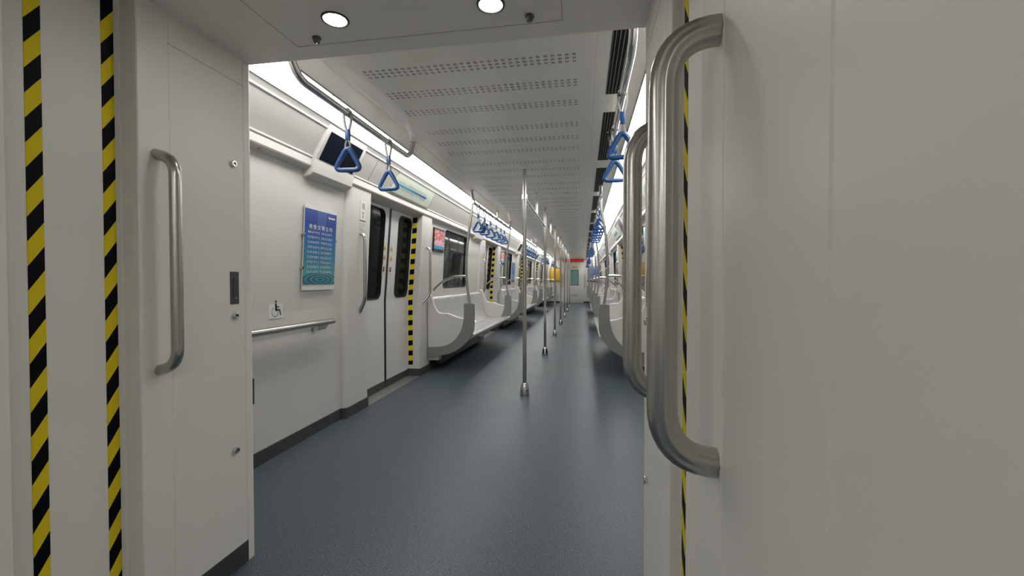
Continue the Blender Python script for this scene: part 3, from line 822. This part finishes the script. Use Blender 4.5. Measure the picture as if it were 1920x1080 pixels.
# ------------------------------------------------------------------ hand straps
def make_strap():
    t = empty('hand_strap', (0, 0, 0))
    R = .0165
    # webbing round the rail, drawn together to the sleeve
    for dy in (-.0, ):
        path = [(-.009, 0, -.088), (-.018, 0, -.05), (-.0225, 0, -.012)]
        for k in range(9):
            a = PI + -PI * k / 8; path.append((.0215 * math.cos(a), 0, .0215 * math.sin(a)))
        path += [(.0225, 0, -.012), (.018, 0, -.05), (.009, 0, -.088)]
        b = MB(); b.tube(path, 1, bvec=(0, 1, 0), prof=[(-.0046, -.0075), (.0046, -.0075), (.0046, .0075), (-.0046, .0075)])
        b.build('webbing', 'web', t, ang=40)
    b = MB(); b.box((-.010, -.0085, .016), (.010, .0085, .030), .003); b.build('clip', 'chrome', t)
    b = MB(); b.box((-.0125, -.0095, -.150), (.0125, .0095, -.088), .003, 2); b.build('sleeve', 'blue', t)
    path = [(-.005, 0, -.148), (-.012, 0, -.168), (-.013, 0, -.186), (-.006, 0, -.197), (0, 0, -.199), (.006, 0, -.197), (.013, 0, -.186), (.012, 0, -.168), (.005, 0, -.148)]
    b = MB(); b.tube(catmull(path, 3), 1, bvec=(0, 1, 0), prof=[(-.0030, -.0065), (.0030, -.0065), (.0030, .0065), (-.0030, .0065)]); b.build('lower_webbing', 'web', t, ang=40)
    tri = [(-.004, 0, -.196), (.004, 0, -.196), (.074, 0, -.318), (-.074, 0, -.318)]
    cl = []
    P = [Vector(p) for p in tri]
    def rnd_corner(a, b_, c, r, n=6):
        p = b_ + (a - b_).normalized() * r; q = b_ + (c - b_).normalized() * r
        return [p * (1 - k / n) ** 2 + b_ * 2 * (k / n) * (1 - k / n) + q * (k / n) ** 2 for k in range(n + 1)]
    top = Vector((0, 0, -.178)); rt = Vector((.079, 0, -.314)); lf = Vector((-.079, 0, -.314))
    loop = rnd_corner(lf, top, rt, .045, 8) + rnd_corner(top, rt, lf, .042, 8) + rnd_corner(rt, lf, top, .042, 8)
    # subdivide straight runs so that thickness can vary
    rr = []
    for p in loop: rr.append(.0145 if p.z > -.225 else .0132)
    b = MB(); b.tube(loop, rr, 12, loop=True, sq=(1, .8), bvec=(0, 1, 0)); b.build('triangle_handle', 'blue', t, ang=80)
    return t
strap0 = make_strap(); used = False
def place_strap(s, y, ry, rz, label, group):
    global used
    o = strap0 if not used else copy_tree(strap0)
    used = True
    o.location = (X(s, RD), y, RZ); o.rotation_euler = (ry, 0, rz)
    tag(o, label, 'hand strap', group)
for s in (-1, 1):
    for k, y in enumerate((2.21, 2.715)):
        place_strap(s, y, 0, (-.10, .06)[k] * s, 'blue triangular hand strap on the short %s rail by the gangway, the %s one' % (SIDE[s], ('nearer', 'farther')[k]), 'hand straps on the short rails')
    for i, c in enumerate(BAYS):
        for k, d in enumerate((-1.04, -.70, -.33, .08, .45, .77)):
            place_strap(s, c + d, random.uniform(-.07, .07), random.uniform(-.35, .35), 'blue triangular hand strap, %s along the %s rail over the %s bench' % (ORD[k], SIDE[s], ORD[i]), 'hand straps over the benches')

# ------------------------------------------------------------------ centre poles and bar
PX = -.552
PY = [4.04 + 2.22 * i for i in range(7)]
def centre_pole(y):
    t = empty('centre_pole', (PX, y, 0))
    b = MB(); b.tube([(PX, y, .05), (PX, y, ZC + .002)], .0185, 20); b.build('pole', 'steel', t, ang=60)
    b = MB(); b.lathe([(.0445, 0), (.0455, .006), (.044, .03), (.038, .075), (.029, .108), (.025, .118), (.0215, .121), (.0185, .118)], (PX, y, 0), seg=28); b.build('base_cup', 'chrome', t)
    b = MB(); b.lathe([(.0188, 0), (.026, 0), (.026, .046), (.0188, .046)], (PX, y, 1.873), seg=20); b.build('collar', 'chrome', t)
    b = MB(); b.lathe([(.0185, -.012), (.025, -.010), (.027, 0)], (PX, y, ZC + .001), seg=20); b.build('ceiling_flange', 'steel', t)
    return t
pole0 = centre_pole(PY[0])
for i, y in enumerate(PY):
    o = pole0 if i == 0 else copy_tree(pole0)
    o.location = (PX, y, 0)
    tag(o, 'steel floor to ceiling pole on the centre line, %s from the gangway' % ORD[i], 'pole', 'centre poles')
t = empty('centre_bar', (PX, PY[0], 1.89), 'long overhead steel bar joining the centre poles', 'rail')
b = MB(); b.tube([(PX, PY[0] + .01, 1.893), (PX, PY[-1] + .02, 1.893)], .0150, 14); b.build('bar', 'chrome', t)
for a in PY[:-1]:
    y = a + 1.11
    b = MB(); b.tube([(PX, y, 1.89), (PX, y, ZC + .002)], .0130, 12); b.lathe([(.013, -.01), (.02, -.008), (.022, 0)], (PX, y, ZC + .001), seg=14); b.build('hanger', 'chrome', t)

# ------------------------------------------------------------------ ceiling vents (right side)
vents = [(1.60, 2.52)] + [(2.79 + 1.36 * k, 2.79 + 1.36 * k + 1.09) for k in range(13)]
ORDV = ORD + ['ninth', 'tenth', 'eleventh', 'twelfth', 'thirteenth', 'fourteenth']
for k, (a, c) in enumerate(vents):
    t = empty('air_vent', (.169, a, ZC), 'black slotted air vent in the ceiling beside the right light, %s from the gangway' % ORDV[k], 'vent', 'ceiling air vents')
    b = MB(); b.box((.124, a, ZC - .0015), (.214, c, ZC + .02)); b.build('opening', 'hole', t, smooth=False)
    b = MB()
    for q in range(4): b.box((.1395 + q * .0185, a + .002, ZC - .004), (.1425 + q * .0185, c - .002, ZC))
    b.box((.1265, a + .002, ZC - .004), (.1285, c - .002, ZC))
    b.build('slats', 'slot', t, smooth=False)

# ------------------------------------------------------------------ wheelchair bay, left
zb, zt = 1.037, 1.595
pw = lambda u, z, o: (X(-1, wdx(z, o)), u, z)
t = empty('poster', pw(2.81, 1.03, .02), 'tall blue poster with white text and water ripples on the left wall', 'poster')
lean = lambda z: .072 * (z - zb) / (zt - zb)
def pq(u0, u1, z0, z1, o): return [pw(u0 + lean(z0), z0, o), pw(u1 + lean(z0), z0, o), pw(u1 + lean(z1), z1, o), pw(u0 + lean(z1), z1, o)]
U0, U1 = 2.590, 2.958
lean = lambda z: 0.0
U0, U1 = 2.617, 2.990
b = MB(); b.prism(pq(U0, U1, 1.035, 1.625, .016), (-.006, 0, 0)); b.build('backing_board', 'sticker', t, smooth=False)
b = MB(); b.prism(pq(U0 + .002, U1 - .002, 1.075, 1.597, .0185), (-.002, 0, 0)); b.build('printed_sheet', 'poster', t, loc=(pw(2.80, 1.075, .0185)), smooth=False)
for u, z in ((U0 - .004, 1.42), (U0 - .004, 1.19), (U1 + .002, 1.40)):
    b = MB(); b.tube([pw(u, z, -.002), pw(u, z, .022)], .009, 12); b.build('standoff_pin', 'chrome', t)
tn = Vector(pw(0, 1.6, .02)) - Vector(pw(0, 1.0, .02))
text_mesh('title_text', '地 铁 文 明 公 约', .037, 'paper', t, pw(2.80, 1.475, .0195), (0, 1, 0), tn, extrude=.0004)
rnd = random.Random(5)
for c0 in (2.655, 2.805):
    b = MB()
    for r in range(9):
        z = 1.432 - r * .0345
        for k in range(7):
            u = c0 + k * .0195
            for q in range(3):
                if rnd.random() < .5: b.prism(pq(u + rnd.random() * .003, u + .012, z + q * .006, z + q * .006 + .0022, .0195), (.0005, 0, 0))
                else: b.prism(pq(u + q * .004, u + q * .004 + .0022, z, z + .015, .0195), (.0005, 0, 0))
    b.build('text_column', 'paper', t, smooth=False)
b = MB(); b.lathe([(.0001, 0), (.009, 0), (.009, .0006), (.0001, .0006)], pw(2.895, 1.562, .0195), 'x', 16); b.prism(pq(2.91, 2.965, 1.556, 1.567, .0195), (.0005, 0, 0)); b.build('corner_mark', 'paper', t, smooth=False)

# wheelchair sign
t = empty('wheelchair_sign', pw(2.395, .86, 0), 'square white wheelchair symbol sign on the left wall above the handrail', 'sign')
b = MB(); b.box(pw(2.333, .864, -.001), (pw(0, .864, .003)[0], 2.458, .988)); b.build('plate', 'sticker', t, smooth=False)
o_ = .0035; xx = X(-1, wdx(.9, o_))
q = lambda u, z: (xx, 2.333 + u, .864 + z)
b = MB()
b.lathe([(.0001, 0), (.0075, 0), (.0075, .0008), (.0001, .0008)], q(.060, .107), 'x', 16)
b.prism([q(.052, .095), q(.066, .095), q(.068, .060), q(.072, .052), q(.054, .052)], (.0008, 0, 0))
b.prism([q(.060, .078), q(.088, .076), q(.088, .070), q(.060, .070)], (.0008, 0, 0))
b.prism([q(.054, .060), q(.094, .058), q(.094, .050), q(.054, .048)], (.0008, 0, 0))
b.prism([q(.087, .056), q(.095, .056), q(.106, .020), q(.098, .018)], (.0008, 0, 0))
arc = []
for k in range(25):
    a = math.radians(115 + 255 * k / 24); arc.append((a))
rg = []
for a in arc: rg.append([q(.052 + r * math.cos(a), .042 + r * 1.05 * math.sin(a)) for r in (.0265, .0300)])
b.rings(rg, closed=False, cap=False)
b.build('pictogram', 'ink', t, smooth=False)

# handrail
t = empty('wall_handrail', (-1.85, 2.0, .80), 'horizontal steel handrail on the left wall beneath the wheelchair sign', 'handrail')
b = MB()
b.tube([(-1.85, 1.72, .80), (-1.85, 2.925, .80), (-1.85, 2.935, .80)], [.0215, .0215, .018], 20); b.build('rail', 'steel', t, ang=60)
for yy in (1.95, 2.80):
    b = MB(); b.prism([(-1.853, yy - .06, .782), (-1.853, yy + .07, .782), (-1.853, yy + .035, .752), (-1.853, yy - .045, .752)], (.006, 0, 0))
    b.tube([(-1.85, yy - .04, .755), (-1.912, yy - .04, .755)], .008, 10); b.lathe([(.0001, 0), (.016, 0), (.016, .006), (.0001, .006)], (-1.906, yy - .04, .755), 'x', 16); b.build('bracket', 'steel', t)
b = MB(); b.box((X(-1, 1.354), 2.19, .378), (X(-1, 1.3505), 2.2088, .527)); o = b.build('access_slot', 'dark', loc=(X(-1, 1.352), 2.2, .45), smooth=False)
tag(o, 'thin dark vertical slot low on the left wall at the gangway edge', 'slot')

# blue advert past the second window on the left
t = empty('advert_panel', pw(11.3, 1.05, 0), 'tall narrow blue advert on the left wall past the second window', 'poster')
b = MB(); b.prism([pw(11.12, 1.04, .012), pw(11.68, 1.04, .012), pw(11.68, 1.61, .012), pw(11.12, 1.61, .012)], (-.012, 0, 0)); b.build('board', 'sticker', t, smooth=False)
b = MB(); b.prism([pw(11.14, 1.06, .014), pw(11.66, 1.06, .014), pw(11.66, 1.59, .014), pw(11.14, 1.59, .014)], (-.002, 0, 0)); b.build('picture', 'ad_blue', t, loc=pw(11.4, 1.12, .014), smooth=False)

# ------------------------------------------------------------------ end wall
YE = Y1
b = MB(); b.box((-2.2, YE, 0), (1.1, YE + .1, 2.3)); wo = b.build('wall_end', 'wall', kind='structure', smooth=False)
b = MB(); b.box((-1.9, YE - .012, 0), (-1.03, YE, .083)); b.box((.02, YE - .012, 0), (.8, YE, .083)); b.build('baseboard_end', 'dark', kind='structure', smooth=False)
t = empty('door_9', (-.335, YE, 0), kind='structure')
b = MB(); b.box((-.69, YE - .03, .005), (.015, YE, 2.04), .006); b.build('door_leaf', 'door', t)
b = MB(); b.box((-.615, YE - .036, .865), (-.215, YE - .028, 1.64), .004); b.build('window_seal', 'black', t)
b = MB(); b.box((-.598, YE - .040, .882), (-.232, YE - .030, 1.623)); b.build('window_pane', 'tealglass', t, smooth=False)
b = MB(); b.box((-.565, YE - .034, 1.69), (-.285, YE - .029, 1.835)); lab = b.build('door_label', 'yellowsign', t, smooth=False)
b = MB()
b.lathe([(.0001, 0), (.03, 0), (.03, -.001), (.0001, -.001)], (-.515, YE - .0345, 1.765), 'y', 14)
for k in range(4): b.box((-.465 + k * .042, YE - .036, 1.74), (-.437 + k * .042, YE - .034, 1.79))
b.build('label_print', 'mapmark', lab, smooth=False)
b = MB()
for k in range(6): b.box((-.585, YE - .034, .34 + k * .016), (-.265, YE - .029, .348 + k * .016))
b.build('door_grille', 'slot', t, smooth=False)
b = MB(); b.tube(fillet([(.093, YE - .0, 1.40), (.093, YE - .05, 1.40), (.093, YE - .05, .75), (.093, YE, .75)], .03, 4), .014, 10); o = b.build('grab_handle', 'steel', loc=(.093, YE, .75))
tag(o, 'thin steel handle on the end wall right of the cab door', 'handle', 'end wall handles')
b = MB(); b.tube(fillet([(-1.03, YE, 1.46), (-1.03, YE - .05, 1.46), (-1.03, YE - .05, .75), (-1.03, YE, .75)], .03, 4), .02, 10); o = b.build('grab_handle', 'steel', loc=(-1.03, YE, .75))
tag(o, 'steel handle on the end wall beside the yellow cabinets', 'handle', 'end wall handles')
t = empty('led_sign', (-.37, YE, 2.05), 'red lit scrolling sign above the cab door at the far end', 'sign')
b = MB(); b.box((-.96, YE - .06, 2.02), (.015, YE, 2.145), .004); b.build('housing', 'ledbg', t)
b = MB(); rnd = random.Random(2)
for k in range(12):
    x = -.91 + k * .076
    for q in range(3): b.box((x, YE - .062, 2.035 + q * .032), (x + .05, YE - .0605, 2.047 + q * .032))
    for q in range(2): b.box((x + .008 + q * .026, YE - .0625, 2.035), (x + .016 + q * .026, YE - .060, 2.125))
b.build('sign_characters', 'ledtxt', t, smooth=False)
for x0, x1, w in ((-1.655, -1.42, 'left'), (-1.36, -1.13, 'right')):
    t = empty('equipment_cabinet', ((x0 + x1) / 2, YE, 1.05), 'yellow equipment cabinet on the end wall, the %s of the pair' % w, 'cabinet', 'yellow end wall cabinets')
    zt_ = 1.745 if w == 'left' else 1.71
    b = MB(); b.box((x0, YE - .05, 1.12), (x1, YE, zt_), .006); b.build('door', 'yellow', t)
    b = MB(); b.box((x0, YE - .045, 1.045), (x1, YE, 1.12)); b.build('lower_strip', 'yellow', t, smooth=False)
    b = MB()
    for k in range(4): b.box((x0 + .012 + k * .058, YE - .050, 1.05), (x0 + .045 + k * .058, YE - .044, 1.11))
    b.build('black_marks', 'ink', t, smooth=False)
    if w == 'right':
        b = MB(); b.box((x0 - .01, YE - .055, 1.71), (x1 + .01, YE, 1.735)); b.build('top_rail', 'ink', t, smooth=False)
t = empty('advert_panel', (.49, YE, 1.05), 'blue advert poster on the end wall at the far right', 'poster')
b = MB(); b.box((.215, YE - .02, 1.02), (.765, YE, 1.80)); b.build('board', 'ad_blue', t, loc=(.49, YE, 1.06), smooth=False)
b = MB(); b.lathe([(.0001, 0), (.075, 0), (.075, -.002), (.0001, -.002)], (.60, YE - .0205, 1.30), 'y', 20); b.build('round_motif', 'paper', t, smooth=False)
b = MB(); b.lathe([(.0001, 0), (.045, 0), (.045, -.002), (.0001, -.002)], (.60, YE - .023, 1.27), 'y', 20); b.build('dark_motif', 'dark', t, smooth=False)

# ------------------------------------------------------------------ tunnel darkness, camera, output
w = bpy.data.worlds.new('world'); bpy.context.scene.world = w; w.use_nodes = True
w.node_tree.nodes['Background'].inputs[0].default_value = (0, 0, 0, 1)

cam = bpy.data.cameras.new('camera'); co = bpy.data.objects.new('camera', cam); col.objects.link(co)
F, yaw, pitch, roll = 799.27, .165355, -.017058, -.000928
cam.sensor_fit = 'HORIZONTAL'; cam.sensor_width = 36.; cam.lens = F / 1920 * 36; cam.clip_start = .02; cam.clip_end = 100
f = Vector((-math.sin(yaw) * math.cos(pitch), math.cos(yaw) * math.cos(pitch), math.sin(pitch)))
r = Vector((math.cos(yaw), math.sin(yaw), 0)); u = r.cross(f)
r2 = r * math.cos(roll) + u * math.sin(roll); u2 = -r * math.sin(roll) + u * math.cos(roll)
mw = Matrix((( r2.x, u2.x, -f.x, 0), (r2.y, u2.y, -f.y, 0), (r2.z, u2.z, -f.z, 1.1), (0, 0, 0, 1)))
co.matrix_world = mw
sc = bpy.context.scene; sc.camera = co
sc.view_settings.view_transform = 'Standard'; sc.view_settings.look = 'None'; sc.view_settings.gamma = 1; sc.view_settings.exposure = 0
sc.view_settings.use_curve_mapping = False
sc.cycles.max_bounces = 10; sc.cycles.diffuse_bounces = 6; sc.cycles.glossy_bounces = 5
sc.cycles.use_denoising = True
sc.cycles.sample_clamp_indirect = 8
